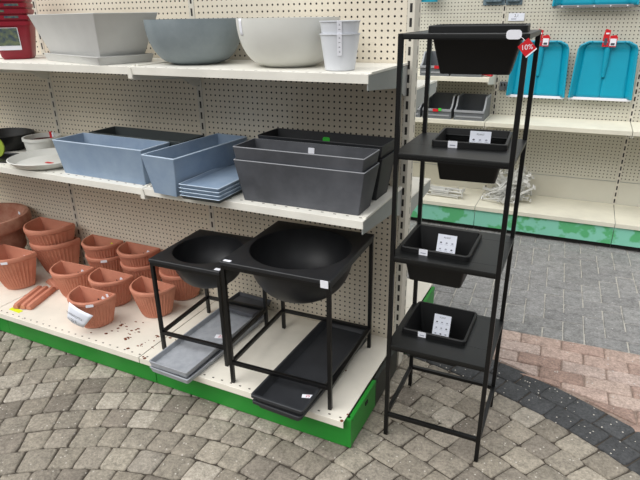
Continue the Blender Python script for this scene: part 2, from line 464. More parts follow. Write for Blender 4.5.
for (ya, yb2, mt_) in ((YG + .0125, -.315, 'green_paint'), (-.314, -.03, 'end_dark'), (.11, .612, 'green_paint')):
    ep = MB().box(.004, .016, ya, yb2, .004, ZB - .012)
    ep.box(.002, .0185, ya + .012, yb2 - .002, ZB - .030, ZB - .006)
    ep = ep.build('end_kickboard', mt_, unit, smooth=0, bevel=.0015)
    if mt_ == 'end_dark': ep['label'] = 'near-black stretch of the end kickboard'  # middle stretch of the end kickboard, coloured near-black
MB().box(.0186, .0215, -.44, -.415, ZB - .045, ZB - .03).build('end_clip', 'slot_dark', unit, smooth=0)
# rust on the deck's cut corner
rb = MB()
for (xx, yy, rr) in [(-.010, -.607, .008), (-.004, -.565, .005), (-.97, -.606, .009), (-.985, -.600, .006), (-.11, -.50, .010), (-.13, -.34, .006), (-.12, -.315, .005), (-.15, -.36, .005)]:
    rb.loft([circ(rr * .9, ZB + .0002, 9, xx, yy), circ(rr * .7, ZB + .0012, 9, xx, yy)], 'rust', True, True)
for k in range(60):
    xx = rnd.gauss(-1.12, .13); yy = rnd.gauss(-.47, .08); rr = rnd.uniform(.002, .010)
    if yy < -.59 or yy > -.33: continue
    rb.loft([[(p[0], p[1], p[2]) for p in circ(rr, ZB + .0002, 7, xx, yy, rr * rnd.uniform(.4, 1))], circ(rr * .6, ZB + .0015, 7, xx, yy, rr * .4)], 'rust', True, True)
rb.build('rust_flakes', 'rust', unit, smooth=0, kind='stuff')

# ---------------------------------------------------------------- far shelving unit
GX, GY, GW, GA = -.0351, 2.3758, .9437, .83
far = thing('shelving_unit', 'pale pegboard shelving unit with frosted turquoise-green kickboard across the aisle', 'shelving', (GX, GY, 0), GA)
D1, D2, ZS2, ZB2 = -.3882, -.4597, .8095, .1919
for i in range(-3, 4):
    a = i * GW + .014; b = (i + 1) * GW - .014
    p_ = MB().box(a, b, 0, .006, .19, 1.539).box(a, b, 0, .006, 1.541, 2.3)
    p_.build('pegboard_panel', 'pegboard_back', far, smooth=0)
    MB().box(a, b, -.003, -.0005, .362, .365).build('seam_strip', 'grey_paint_shade', far, smooth=0)
for i in range(-3, 5): upright(i * GW, far, -.003, .05, 2.3, .0135)
def gshelf(i, zt, parent, d=D1):
    a = i * GW + .002; b = (i + 1) * GW - .002
    P = [(d, 0), (d, -.03), (d + .004, -.03), (d + .004, -.005), (-.0035, -.005), (-.0035, 0)]
    o = MB().prism([(p[0], zt + p[1]) for p in P], 'x', a, b).build('shelf', 'deck_back', parent, smooth=0, bevel=.0012)
    for xx in (a + .004, b - .004):
        MB().prism([(d + .002, zt - .006), (d + .004, zt - .045), (-.10, zt - .075), (-.035, zt - .11), (-.0035, zt - .11), (-.0035, zt - .006)], 'x', xx - .002, xx + .002).build('bracket', 'white_paint', o, smooth=0)
for i in range(-3, 4): gshelf(i, ZS2, far)
for i in (-3, -2, -1): gshelf(i, 1.117, far)
for i in range(-3, 4):
    a = i * GW + .002; b = (i + 1) * GW - .002
    P = [(D2, 0), (D2, -.03), (D2 + .004, -.03), (D2 + .004, -.004), (-.0035, -.004), (-.0035, 0)]
    MB().prism([(p[0], ZB2 + p[1]) for p in P], 'x', a, b).build('base_deck', 'deck_back', far, smooth=0, bevel=.0012)
    MB().box(a, b, D2 + .012, D2 + .022, .035, ZB2 - .006).build('kickboard', 'green_frosted', far, smooth=0)
    MB().box(a, b, D2 + .035, D2 + .045, .002, .06).build('plinth', 'slot_dark', far, smooth=0)
def fw(x, y, z):   # world point of a point given along the far unit
    a = math.radians(GA); return (GX + x * math.cos(a) - y * math.sin(a), GY + x * math.sin(a) + y * math.cos(a), z)

# ---------------------------------------------------------------- planters
def planter(L, W, l, w_, H, t, mt, r=.004, rb_=.004, lipz=0, lipw=0, name='planter', foot=True, edge=None):
    b = MB()
    def sec(z): k = z / H; return (l + (L - l) * k, w_ + (W - w_) * k, rb_ + (r - rb_) * k)
    loops = []
    for z in (0, H * .5, H - (lipz or .003)):
        a_, c_, q_ = sec(z); loops.append(rrect(a_, c_, q_, z))
    if lipz:
        loops += [rrect(L + lipw, W + lipw, r + lipw / 2, H - lipz), rrect(L + lipw, W + lipw, r + lipw / 2, H - .002), rrect(L + lipw - .004, W + lipw - .004, r + lipw / 2, H)]
    else:
        loops += [rrect(L, W, r, H - .0016), rrect(L - .0016, W - .0016, r, H)]
    loops.append(rrect(L - 2 * t + .001, W - 2 * t + .001, r, H))
    a_, c_, q_ = sec(t * 1.2); loops.append(rrect(L - 2 * t, W - 2 * t, r, H - .002))
    loops.append(rrect(a_ - 2 * t, c_ - 2 * t, q_, t * 1.2))
    b.loft(loops, mt, True, True)
    if edge:     # paler rim: caught light put into the colour, plus chalky wear
        n = len(loops[0]); k = b.m(edge)
        for i in (2, 3, 4):
            for j in range(n): b.mi[i * n + j] = k
    return b
def trough(label, x, y, a, z, dims, t, mt, name='trough_planter', group=None, **kw):
    o = planter(*dims, t, mt, **kw).build(name, mt, smooth=30)
    o.location = (x, y, z); o.rotation_euler[2] = math.radians(a)
    return tag(o, label, 'planter', group)

E1 = .0008
# top shelf
wd = (.49, .28, .40, .215, .17)
o = trough('pale grey rectangular planter standing corner-out in a saucer on the top shelf', -1.364, -.234, -16, ZT_ + .012, (.61, .285, .44, .195, .184), .012, 'stone_pale')
sc = planter(.525, .256, .505, .238, .032, .006, 'stone_pale').build('plant_saucer', 'stone_pale', smooth=30); sc.location = (-1.368, -.228, ZT_ + E1); sc.rotation_euler[2] = math.radians(-17)
tag(sc, 'shallow pale grey rectangular saucer under the stone-look planter on the top shelf', 'saucer')
def bowl(R_, H, rb, mt, t=.007, n=64, ex=.5):
    b = MB(); loops = []
    K = 14
    loops.append(circ(rb * .98, 0, n))
    for k in range(K + 1):
        f = k / K; z = .002 + (H - .002) * f
        r_ = rb + (R_ - rb) * math.sin(min(f ** .62, 1) * PI / 2) ** .9
        loops.append(circ(r_, z, n))
    for k in range(K, -1, -1):
        f = k / K; z = t + (H - t) * f
        r_ = rb + (R_ - rb) * math.sin(min(f ** .62, 1) * PI / 2) ** .9 - t
        loops.append(circ(max(r_, .01), z if k < K else H, n))
    return b.loft(loops, mt, True, True)
b1 = bowl(.192, .168, .096, 'bowl_blue').build('planter_bowl', 'bowl_blue'); b1.location = (-.835, -.205, ZT_ + E1)
tag(b1, 'round blue-grey planter bowl on the top shelf beside the pale planter', 'planter')
b2 = bowl(.191, .168, .096, 'white_stone').build('planter_bowl', 'white_stone'); b2.location = (-.402, -.205, ZT_ + E1)
tag(b2, 'round off-white planter bowl on the top shelf with a strip label on its rim', 'planter')
def striplabel(parent, c, xd, yd, w_, h_, lines=4, ink='ink'):
    mw = frame(c, xd, yd); o = sticker('label', mw, w_, h_, 'label_white', parent, .0008)
    for k in range(lines):
        m2 = mw @ Matrix.Translation((0, h_ * (.32 - .64 * k / max(lines - 1, 1)), .0009)) @ Matrix.Rotation(-PI / 2, 4, 'Z')
        text('HE8M'[k % 4], w_ * .5, ink, o, m2)
    return o
# strip on the bowl's left front
def bowl_pt(R_, H, rb, th, z, off=.001):
    f = z / H; r_ = rb + (R_ - rb) * math.sin(f ** .62 * PI / 2) ** .9 + off
    return Vector((r_ * math.cos(th), r_ * math.sin(th), z))
th = math.radians(236)
lb = MB(); LL = []
for k in range(6):
    z = .168 - .056 * k / 5
    LL.append([bowl_pt(.191, .168, .096, th + d, z, .0012) for d in (-.06, -.02, .02, .06)])
lb.loft(LL, 'label_white', closed=False); lo = lb.build('label', 'label_white', b2)
sm = lo.modifiers.new('s', 'SOLIDIFY'); sm.thickness = .0006
def wpot(label, x, y, z):
    t_ = thing('plant_pot', label, 'plant pot', (x, y, z), 0, None)
    b = MB(); H, R1, R0, t = .114, .0665, .051, .0035
    loops = [circ(R0 - .003, 0), circ(R0, .003), circ(R1, H), circ(R1 + .003, H + .0004), circ(R1 + .003, H + .003), circ(R1 - t, H + .003), circ(R0 - t, .006)]
    b.loft(loops, 'white_plastic', True, True).build('pot_body', 'white_plastic', t_)
    dr = Vector((.38, -.925, 0)).normalized(); c = Vector((dr.x * .0715, dr.y * .0715, H - .045)); 
    striplabel(t_, (dr.x * .0655, dr.y * .0655, H - .030), (-dr.y, dr.x, 0), (dr.x * .15, dr.y * .15, 1), .016, .068)
    return t_
wpot('white round plant pot on the top shelf, lower one of the nested pair', -.148, -.31, ZT_ + E1)
wpot('white round plant pot on the top shelf, upper one nested inside its twin', -.148, -.31, ZT_ + E1 + .040)
# red pots
rp0 = thing('plant_pot', 'dark red square pot at the left of the top shelf, lowest of the stack', 'plant pot', (-1.905, -.215, ZT_ + E1), 42, 'nested dark red pots')
b = MB(); H = .168
loops = [rrect(.12, .12, .02, 0), rrect(.135, .135, .02, .012), rrect(.175, .175, .02, H - .018), rrect(.184, .184, .02, H - .018), rrect(.186, .186, .02, H), rrect(.176, .176, .02, H), rrect(.168, .168, .02, H - .02), rrect(.118, .118, .02, .01)]
b.loft(loops, 'red_plastic', True, True).build('pot_body', 'red_plastic', rp0)
s1 = Vector((0, -(.135 + .03) / 2 - .002, 0))
lbm = frame((-.018, -.0835, .092), (1, 0, 0), (0, -.13, 1)); pl_ = sticker('picture_label', lbm, .105, .10, 'label_white', rp0)
o = sticker('picture_print', lbm @ Matrix.Translation((0, .009, .0008)), .099, .078, 'photo_print', pl_, .0012, .001)
red_names = ['second from the bottom of the stack', 'third from the bottom of the stack', 'fourth from the bottom of the stack', 'fifth from the bottom of the stack', 'sixth from the bottom of the stack', 'highest of the stack']
for k in range(6):
    q = dup(rp0, (-1.905, -.215, ZT_ + E1 + .026 * (k + 1)), 42, 'dark red square pot left on the top shelf, ' + red_names[k], drop=('picture_label',))
    for ch in [c for c in q.children]: pass
    mw = frame(((.02, -.035, .03, -.03, .01, 0)[k], -.0935, H - .007), (1, 0, 0), (0, -.05, 1)); sticker('rim_label', mw, .06, .010, 'photo_print', q, .001, .001)

# middle shelf
bd = (.54, .178, .50, .138, .157)
trough('pale blue stone-look trough planter on the middle shelf, long side facing the aisle', -1.264, -.332, -1.2, ZM + E1, bd, .008, 'blue_stone', edge='blue_edge')
trough('dark green-grey trough planter on the middle shelf, behind the pale blue trough', -1.225, -.150, -1.5, ZM + E1, (.57, .168, .50, .13, .158), .008, 'dark_green_grey')
trough('pale blue stone-look trough planter on the middle shelf, short end facing the aisle', -.833, -.262, -4, ZM + E1, (.178, .47, .125, .43, .160), .008, 'blue_stone', edge='blue_edge')
sn = ['lowest', 'second from the bottom', 'third from the bottom', 'topmost']
for k in range(4):
    s_ = planter(.188, .390, .172, .370, .017, .005, 'blue_stone', edge='blue_edge').build('plant_saucer', 'anthracite' if k == 0 else 'blue_stone', smooth=30)
    if k == 0: s_.data.materials[0] = MAT['dark_green_grey']
    s_.location = (-.668, -.300, ZM + E1 + k * .0150); s_.rotation_euler[2] = math.radians(1.5)
    tag(s_, ('dark grey' if k == 0 else 'pale blue') + ' rectangular saucer beside the end-on blue trough, ' + sn[k] + ' of four', 'saucer', 'stacked rectangular saucers')
ad = (.532, .158, .478, .124, .163)
trough('charcoal trough at the front right of the middle shelf, outer of its nested pair', -.278, -.338, 1, ZM + E1, ad, .0042, 'anthracite', edge='grey_edge')
t2 = trough('charcoal trough at the front right of the middle shelf, nested inside another', -.280, -.334, .5, ZM + E1 + .048, ad, .0042, 'anthracite', edge='grey_edge')
trough('black trough against the pegboard behind the charcoal troughs, outer of its nested pair', -.284, -.145, -.6, ZM + E1, (.540, .160, .486, .126, .168), .0035, 'tray_black')
t4 = trough('black trough planter against the pegboard with a green sticker inside, upper of its nested pair', -.285, -.145, -.6, ZM + E1 + .048, (.540, .160, .486, .126, .168), .0035, 'tray_black')
sticker('green_sticker', frame((-.032, .0722, .138), (1, 0, 0), (0, .10, 1)), .032, .020, 'label_green', t4, .001, .006)
sticker('price_sticker', frame((-.008, .0700, .136), (1, 0, 0), (0, .12, 1)), .026, .022, 'label_white', t2, .001, .002)
# white saucer, small white pot, dark bowl, card at the far left
ws = MB(); ws.loft([circ(.128, 0), circ(.155, .006), circ(.188, .036), circ(.183, .038), circ(.152, .010), circ(.12, .006)], 'white_stone', True, True)
ws = ws.build('plant_saucer', 'white_stone'); ws.location = (-1.735, -.296, ZM + E1); tag(ws, 'round white saucer on the middle shelf, left of the pale blue trough', 'saucer')
sticker('red_label', frame((.02, -.02, .0085), (1, 0, 0), (.2, 1, 0)), .05, .018, 'tag_red', ws, .0008, .006)
sp_ = MB(); sp_.loft([circ(.082, 0), circ(.086, .004), circ(.092, .066), circ(.098, .067), circ(.098, .082), circ(.088, .082), circ(.084, .050)], 'white_stone', True).build('pot_body', 'white_stone')
sp_ = bpy.data.objects['pot_body.003'] if False else [o for o in bpy.data.objects if o.name.startswith('pot_body') and o.parent is None][0]
sp_.name = 'plant_pot'; sp_.location = (-1.985, -.125, ZM + E1); tag(sp_, 'low white round pot with dark red inside, behind the white saucer', 'plant pot')
so_ = MB(); so_.loft([circ(.0842, .052), circ(.0848, .060), circ(.05, .064)], 'soil_red', True, True); so_.build('filling', 'soil_red', sp_)
fl_ = MB(); fl_.obox((.05, .02, .085), (.008, 0, 0), (0, .004, 0), (0, 0, .022), 'tag_red'); fl_.obox((.066, .02, .092), (.006, 0, 0), (0, .004, 0), (0, 0, .012), 'label_white'); fl_.build('tag', 'tag_red', sp_, smooth=0)
db = MB(); db.loft([circ(.10, 0, ry=.09), circ(.15, .05, ry=.12), circ(.165, .086, ry=.135), circ(.158, .089, ry=.128), circ(.14, .06, ry=.11), circ(.10, .02, ry=.08)], 'pot_black', True, True)
db = db.build('planter_bowl', 'pot_black'); db.location = (-2.245, -.15, ZM + E1); tag(db, 'dark oval planter bowl at the far left of the middle shelf', 'planter')
tr = MB(); tr.loft([rrect(.24, .15, .02, 0), rrect(.25, .16, .02, .010), rrect(.244, .154, .02, .010), rrect(.234, .144, .02, .004)], 'pot_black', True, True)
tr = tr.build('plant_saucer', 'pot_black'); tr.location = (-2.075, -.325, ZM + E1); tr.rotation_euler[2] = .1
tag(tr, 'flat black rectangular saucer on the middle shelf, under the lime-green disc', 'saucer')
lc = MB()
lc.loft([[(x_, y_, z_) for x_, z_, y_ in [(p[0], p[1], -.004) for p in circ(.052, 0, 32)]], [(p[0], .004, p[1]) for p in circ(.052, 0, 32)]], 'lime_card', True, True)
lc = lc.build('round_tag', 'lime_card'); lc.location = (-2.075, -.335, ZM + .005 + .054); lc.rotation_euler = (-.1, 0, .25)
tag(lc, 'lime-green round card propped at the far left of the middle shelf', 'tag')

# ---------------------------------------------------------------- terracotta half-round pots on the deck
def dloop(W, D, z, n=73, flute=0, yoff=0, nb=10):
    P = []
    for k in range(n):
        t = PI * k / (n - 1)
        x = -math.cos(t) * W / 2; y = -math.sin(t) ** .85 * D
        if flute and .12 < t < PI - .12:
            m = flute * (0, 1, 1)[k % 3] ; L_ = math.hypot(x, y) or 1
            x -= x / L_ * m; y -= y / L_ * m
        P.append((x, y - yoff, z))
    for k in range(1, nb): P.append((W / 2 - W * k / nb, -yoff, z))
    return P
def halfpot(label, x, y, a, z, W=.247, D=.152, H=.162, s=.63, sticks=(), group='terracotta half-round wall pots', yel=False):
    t_ = thing('wall_pot', label, 'wall pot', (x, y, z), a, group)
    t = .007; b = MB()
    def sec(f, sc_=1): k = s + (1 - s) * f; return W * k, D * k, (1 - f) * .012
    loops = []
    Wb, Db, yo = sec(0); loops.append(dloop(Wb - .01, Db - .005, 0, yoff=yo + .002)); loops.append(dloop(Wb, Db, .006, yoff=yo))
    for f in (.06,):
        Wb, Db, yo = sec(f); loops.append(dloop(Wb, Db, H * f, yoff=yo))
    for f in (.09, .35, .5, .65, .82):
        Wb, Db, yo = sec(f ** .9); loops.append(dloop(Wb, Db, H * f, flute=.0045, yoff=yo))
    Wb, Db, yo = sec(.86); loops.append(dloop(Wb, Db, H * .865, yoff=yo))
    for g, f in ((.001, .875), (.006, .885), (.0075, .93), (.007, .97), (.003, 1.0)):
        loops.append(dloop(W * .93 + 2 * g, D * .93 + g + .000, H * f, yoff=-(.0) * g))
    loops.append(dloop(W * .93 - 2 * t + .006, D * .93 - t * 1.6, H, yoff=t)); loops.append(dloop(W * .9 - 2 * t, D * .9 - 2 * t, H * .90, yoff=t))
    Wb, Db, yo = sec(.1); loops.append(dloop(Wb - 2 * t, Db - 2 * t, t * 1.3, yoff=yo + t))
    b.loft(loops, 'terracotta', True, True)
    # drain hole in the flat back
    b.build('pot_body', 'terracotta', t_, smooth=32)
    hb_ = MB(); hb_.loft([[(p[0] + .01, -t - .0035 - .003, p[1] + H * .72) for p in circ(.0045, 0, 10)], [(p[0] + .01, -t - .0045 - .003, p[1] + H * .72) for p in circ(.0045, 0, 10)]], 'slot_dark', True, True)
    hb_.build('hanging_hole', 'slot_dark', t_, smooth=0)
    for kk in sticks:
        if kk == 'in': sticker('price_sticker', frame((W * .24, -t - .014, H * .80), (1, 0, 0), (0, .05, 1)) @ Matrix.Rotation(-.6, 4, 'Z'), .034, .018, 'label_yellow' if yel else 'label_white', t_, .001, .002)
        if kk == 'in2': sticker('price_sticker', frame((W * .34, -t - .012, H * .90), (1, 0, 0), (0, .02, 1)) @ Matrix.Rotation(-1.2, 4, 'Z'), .034, .015, 'label_white', t_, .001, .002)
        if kk == 'rim':
            th_ = math.radians(-52); px, py = math.cos(th_) * W * .5, -abs(math.sin(th_)) ** .85 * D * .985
            sticker('price_sticker', frame((px, py - .006, H * .93), (.75, .62, 0), (0, 0, 1)), .034, .014, 'label_white', t_, .001, .002)
    return t_
z0 = ZB + E1
G1s = 'terracotta half-round wall pots'
halfpot('small terracotta half pot standing single between the paper-sign pot and black stand', -1.203, -.223, -4, z0)
p3 = halfpot('small terracotta half pot nearest the aisle with a white paper sign stuck on it', -1.413, -.425, 2, z0, sticks=('in', 'in2', 'rim'))
halfpot('small terracotta half pot directly behind the three clay bars, single', -1.753, -.245, 2.5, z0, sticks=('in',))
halfpot('small terracotta half pot directly behind the pot with the paper sign, single', -1.486, -.228, 0, z0, sticks=('in',))
halfpot('big fluted terracotta half pot at the left edge of the base deck, standing single', -2.138, -.299, -1, z0, W=.292, D=.19, H=.211, s=.56, sticks=('in', 'rim'))
for (nm, xx, st, yl) in (('left-hand pair by the pegboard', -1.737, ('in',), True), ('middle pair by the pegboard', -1.470, ('in',), False), ('back-row pair behind the small black stand', -1.196, (), False)):
    halfpot('small terracotta half pot, lower of the ' + nm, xx, -.018, 0, z0, sticks=('rim',) if nm.startswith('left') else ())
    halfpot('small terracotta half pot, upper of the ' + nm, xx, -.028, 0, z0 + .078, sticks=st, yel=yl)
halfpot('big terracotta half pot, lower of the pair beside the large round pot', -2.085, -.050, 0, z0, W=.302, D=.2, H=.211, s=.6, sticks=())
halfpot('big terracotta half pot, upper of the pair beside the large round pot', -2.088, -.064, 0, z0 + .095, W=.302, D=.2, H=.211, s=.6, sticks=('in',))
# paper sign on the front pot
cs = [Vector(q) for q in ((-.052, -.160, .076), (.064, -.176, .058), (.158, -.188, .150), (-.010, -.164, .174))]   # BL BR TR TL
sg = MB(); gl = []
for j in range(5):
    row = []
    for i in range(9):
        u_, v_ = i / 8, j / 4
        q = cs[0].lerp(cs[1], u_).lerp(cs[3].lerp(cs[2], u_), v_); q.y -= .008 * math.sin(PI * u_)
        row.append(tuple(q))
    gl.append(row)
sg.loft(gl, 'paper_white', closed=False); so2 = sg.build('paper_sign', 'paper_white', p3, smooth=60)
md = so2.modifiers.new('s', 'SOLIDIFY'); md.thickness = .0006; md.offset = 0
ps = frame((.045, -.1885, .112), (.168, -.022, -.022), (.1, .0, 1))
text('TERRACOTTA', .0175, 'ink', so2, ps @ Matrix.Translation((-.012, .006, .001)))
text('25 %', .020, 'ink', so2, ps @ Matrix.Translation((-.016, -.022, .003)))
so2['label'] = 'white paper sale sign'
# large round pot at the left
lr = MB()
prof = [(.12, 0), (.145, .01), (.168, .11), (.182, .125), (.186, .14), (.182, .155), (.190, .25), (.198, .262), (.232, .270), (.242, .285), (.240, .328), (.232, .340), (.212, .340), (.190, .30), (.14, .02)]
lr.loft([circ(r_, z_, 64) for r_, z_ in prof], 'terracotta_worn', True, True)
lr = lr.build('plant_pot', 'terracotta_worn', smooth=40); lr.location = (-2.470, -.245, z0); tag(lr, 'large round weathered terracotta pot with a thick rim at the left of the deck', 'plant pot')
sticker('price_sticker', frame((.06, .175, .305), (1, -.3, 0), (0, .15, 1)), .03, .016, 'label_white', lr, .001, .002)
# clay wedge
cw = MB(); cw.prism([(-.085, 0), (.075, 0), (.060, .022), (.0, .040), (-.02, .040)], 'y', -.030, .030)
cw = cw.build('pot_foot', 'terracotta', bevel=.004, smooth=40); cw.location = (-1.945, -.262, z0); cw.rotation_euler[2] = -.30
tag(cw, 'wedge-shaped terracotta pot foot on the deck between the clay bars and the big half pots', 'pot foot')
# three bars
bn = ['left of three', 'middle of three', 'right of three']
for k in range(3):
    br = MB(); loops = []
    for yy, s_ in ((-.112, .75), (-.10, 1), (.0, 1), (.10, .95), (.112, .7)):
        loops.append([(c[0] * .0165 * s_, yy, .014 + c[1] * .014 * s_) for c in [(-1, -1), (1, -1), (1, .3), (.55, 1), (-.55, 1), (-1, .3)]])
    br.loft(loops, 'terracotta', True, True); br = br.build('clay_bar', 'terracotta', smooth=25)
    br.location = (-1.938 + .037 * k, -.432 + (-.012, 0, .01)[k], z0); br.rotation_euler[2] = math.radians((19, 20, 18)[k])
    tag(br, 'terracotta bar on the deck near the yellow sticker, ' + bn[k], 'clay bar', 'terracotta bars laid side by side')
ys = sticker('yellow_sticker', frame((-1.893, -.556, ZB + .0006), (1, -.05, 0), (0, 1, 0)), .085, .026, 'label_yellow', None, .0008, .003)
tag(ys, 'bright yellow sticker lying on the deck at the ends of the clay bars', 'sticker')

# ---------------------------------------------------------------- trays on the deck
def tray(label, cx_, cy_, a, z, L, W, H, mt, t=.006, taper=.012, group=None, stk=None, lip=0):
    o = planter(L, W, L - taper, W - taper, H, t, mt, r=.006, rb_=.008, lipz=lip, lipw=.010 if lip else 0).build('plant_tray', mt, smooth=30)
    o.location = (cx_, cy_, z); o.rotation_euler[2] = math.radians(a)
    tag(o, label, 'tray', group)
    if stk:
        x_, y_, w_, h_ = stk
        s_ = sticker('price_sticker', frame((x_, y_, t * 1.2 + .0003), (1, .35, 0), (-.35, 1, 0)), w_, h_, 'label_white', o, .0008, .001)
        text('25', h_ * .9, 'tag_red', s_, frame((x_, y_, t * 1.2 + .0012), (1, .35, 0), (-.35, 1, 0)))
    return o
tray('light grey tray jutting over the deck edge, lower of two under the small stand', -.764, -.385, -2, z0, .212, .585, .024, 'tray_grey', group='grey trays')
tray('light grey tray with a red sticker, upper of two under the small stand', -.776, -.378, -.5, z0 + .0245, .205, .590, .028, 'tray_grey', group='grey trays', stk=(.045, .02, .055, .03))
tray('dark grey planter tray lying on the far end of the light grey trays', -.757, -.105, -3, z0 + .0545, .205, .165, .022, 'anthracite')
tray('black tray jutting over the deck edge, lower of two under the big stand', -.230, -.392, -2.4, z0, .208, .60, .040, 'tray_black', taper=.03, group='black trays', lip=.013)
tray('long black planter tray with a pink sticker, upper of two under the big stand', -.228, -.388, -.8, z0 + .0405, .216, .632, .040, 'tray_black', group='black trays', t=.006, taper=.03, lip=.013, stk=(.07, -.20, .045, .020))

# ---------------------------------------------------------------- black stands with bowls
def bowl_stand(label, x, y, a, w_, d_, h, railz, z):
    T = .015; th_ = .016
    s_ = thing('plant_stand', label, 'plant stand', (x, y, z), a, 'black metal bowl stands')
    hh = h - th_
    for i in (0, 1):
        for j in (0, 1):
            px = T / 2 + i * (w_ - T); py = T / 2 + j * (d_ - T)
            MB().box(px - T / 2, px + T / 2, py - T / 2, py + T / 2, 0, hh).build('leg', 'black_metal', s_, smooth=0, bevel=.001)
    for zz, nm in ((hh - T, 'top_rail'), (railz, 'lower_rail')):
        for q in (0, 1):
            MB().box(T, w_ - T, q * (d_ - T), q * (d_ - T) + T, zz, zz + T).build(nm, 'black_metal', s_, smooth=0, bevel=.001)
            MB().box(q * (w_ - T), q * (w_ - T) + T, T, d_ - T, zz, zz + T).build(nm, 'black_metal', s_, smooth=0, bevel=.001)
    return s_
def rim_bowl(label, x, y, a, w_, d_, R_, H, z, stk):
    t_ = thing('planter_bowl', label, 'planter', (x, y, z), a)
    b = MB(); n = 64; th_ = .015
    def sq(hw, hd, zz):
        P = []
        for k in range(n):
            t = 2 * PI * (k + .0) / n; c, s2 = math.cos(t), math.sin(t); m = max(abs(c), abs(s2))
            P.append((hw * c / m, hd * s2 / m, zz))
        return P
    hw, hd = w_ / 2, d_ / 2
    loops = [sq(hw - .002, hd - .002, 0), sq(hw, hd, .002), sq(hw, hd, th_ - .002), sq(hw - .002, hd - .002, th_), circ(R_ + .003, th_, n)]
    for k in range(0, 15):
        t = PI / 2 * k / 14; loops.append(circ(max(R_ * math.cos(t) ** .68, .004), th_ - .002 - (H - .012) * math.sin(t), n))
    for k in range(14, -1, -1):
        t = PI / 2 * k / 14; loops.append(circ(max((R_ + .008) * math.cos(t) ** .68, .004), th_ - .006 - (H - .004) * math.sin(t) if k else 0, n))
    loops.append(loops[0])
    b.loft(loops, 'bowl_black').build('bowl', 'bowl_black', t_, smooth=35)
    for (sx_, sy_, w2, h2, up) in stk:
        if up: sticker('price_sticker', frame((sx_, sy_, .002), (1, 0, 0), (0, -.05, 1)), w2, h2, 'label_white', t_, .001, .002)
        else: sticker('price_sticker', frame((sx_, sy_, th_ + .0002), (1, 0, 0), (0, 1, 0)), w2, h2, 'label_white', t_, .001, .002)
    return t_
def place_bowl(x, y, a, w_, d_, h):
    r_ = math.radians(a); return (x + w_ / 2 * math.cos(r_) - d_ / 2 * math.sin(r_), y + w_ / 2 * math.sin(r_) + d_ / 2 * math.cos(r_), z0 + h - .016 + .0004)
bs = (-.519, -.59, 2.2); c = place_bowl(*bs, .450, .472, .553)
bowl_stand('large black metal frame stand nearest the shelving end, holding the big bowl', *bs, .450, .472, .553, .090, z0)
rim_bowl('large black planter bowl with a square flat rim, sitting in the big stand', *c[:2], bs[2], .454, .476, .203, .207, c[2], [(-.200, -.222, .032, .014, 0), (.205, -.240, .030, .030, 1)])
ss = (-.944, -.5207, 2.6); c = place_bowl(*ss, .350, .372, .456)
bowl_stand('small black metal square-frame stand beside the terracotta pots, holding the small bowl', *ss, .350, .372, .456, .082, z0)
rim_bowl('small black planter bowl with a square flat rim, sitting in the small stand', *c[:2], ss[2], .354, .376, .156, .165, c[2], [(.158, -.168, .026, .018, 0)])

# ---------------------------------------------------------------- tall black rack
RX, RY, RA, RW, RD = .1035, -.4545, .88, .3680, .3520
RZ = [.099, .4186, .7765, 1.1378, 1.4927]
rack = thing('plant_rack', 'tall narrow black metal plant rack standing on the paving at the end of the shelving', 'rack', (RX, RY, 0), RA)
T = .015
for i in (0, 1):
    for j in (0, 1):
        px = T / 2 + i * (RW - T); py = T / 2 + j * (RD - T)
        MB().box(px - T / 2, px + T / 2, py - T / 2, py + T / 2, 0, RZ[4]).build('leg', 'black_metal', rack, smooth=0, bevel=.001)
for q in (0, 1):
    MB().box(T, RW - T, q * (RD - T), q * (RD - T) + T, RZ[0] - T / 2, RZ[0] + T / 2).build('lower_rail', 'black_metal', rack, smooth=0, bevel=.001)
    MB().box(q * (RW - T), q * (RW - T) + T, T, RD - T, RZ[0] - T / 2, RZ[0] + T / 2).build('lower_rail', 'black_metal', rack, smooth=0, bevel=.001)
pots = [(.246, -.232, .4, RZ[1]), (.240, -.282, .3, RZ[2]), (.300, -.195, 4, RZ[3]), (.303, -.255, 5, RZ[4])]
PL, PW, Pl, Pw, PH, LIP = .240, .236, .186, .166, .140, .019
for k in range(4):
    # shelf plate with a rectangular opening in which the pot hangs
    wx, wy, pa, zz = pots[k]; ar = math.radians(RA)
    lx = (wx - RX) * math.cos(ar) + (wy - RY) * math.sin(ar); ly = -(wx - RX) * math.sin(ar) + (wy - RY) * math.cos(ar)
    hx, hy = (.113, .111) if k < 3 else (.134, .111)
    x0, x1, y0, y1 = max(lx - hx, .008), min(lx + hx, RW - .008), max(ly - hy, .008), min(ly + hy, RD - .008)
    b = MB(); zt = zz; zl = zz - .0025
    b.box(0, RW, 0, y0, zl, zt).box(0, RW, y1, RD, zl, zt).box(0, x0, y0, y1, zl, zt).box(x1, RW, y0, y1, zl, zt)
    ins = 0.0005
    b.box(T, RW - T, ins, .003, zz - .013, zl).box(T, RW - T, RD - .003, RD - ins, zz - .013, zl).box(ins, .003, T, RD - T, zz - .013, zl).box(RW - .003, RW - ins, T, RD - T, zz - .013, zl)
    b.build('shelf_plate', 'black_sheet', rack, smooth=0, bevel=.0008)
    if k < 3:
        for q in (0, 1):
            MB().box(T, RW - T, q * (RD - T) + .0032 * (1 - q), q * (RD - T) + T - .0032 * q, zz - .021, zz - .0135).build('shelf_rail', 'black_metal', rack, smooth=0)
    else:
        for q in (0, 1):
            MB().box(T, RW - T, q * (RD - T) + .0032 * (1 - q), q * (RD - T) + T - .0032 * q, zz - .016, zz - .0028).build('top_rail', 'black_metal', rack, smooth=0)
            MB().box(q * (RW - T) + .0032 * (1 - q), q * (RW - T) + T - .0032 * q, T, RD - T, zz - .016, zz - .0028).build('top_rail', 'black_metal', rack, smooth=0)
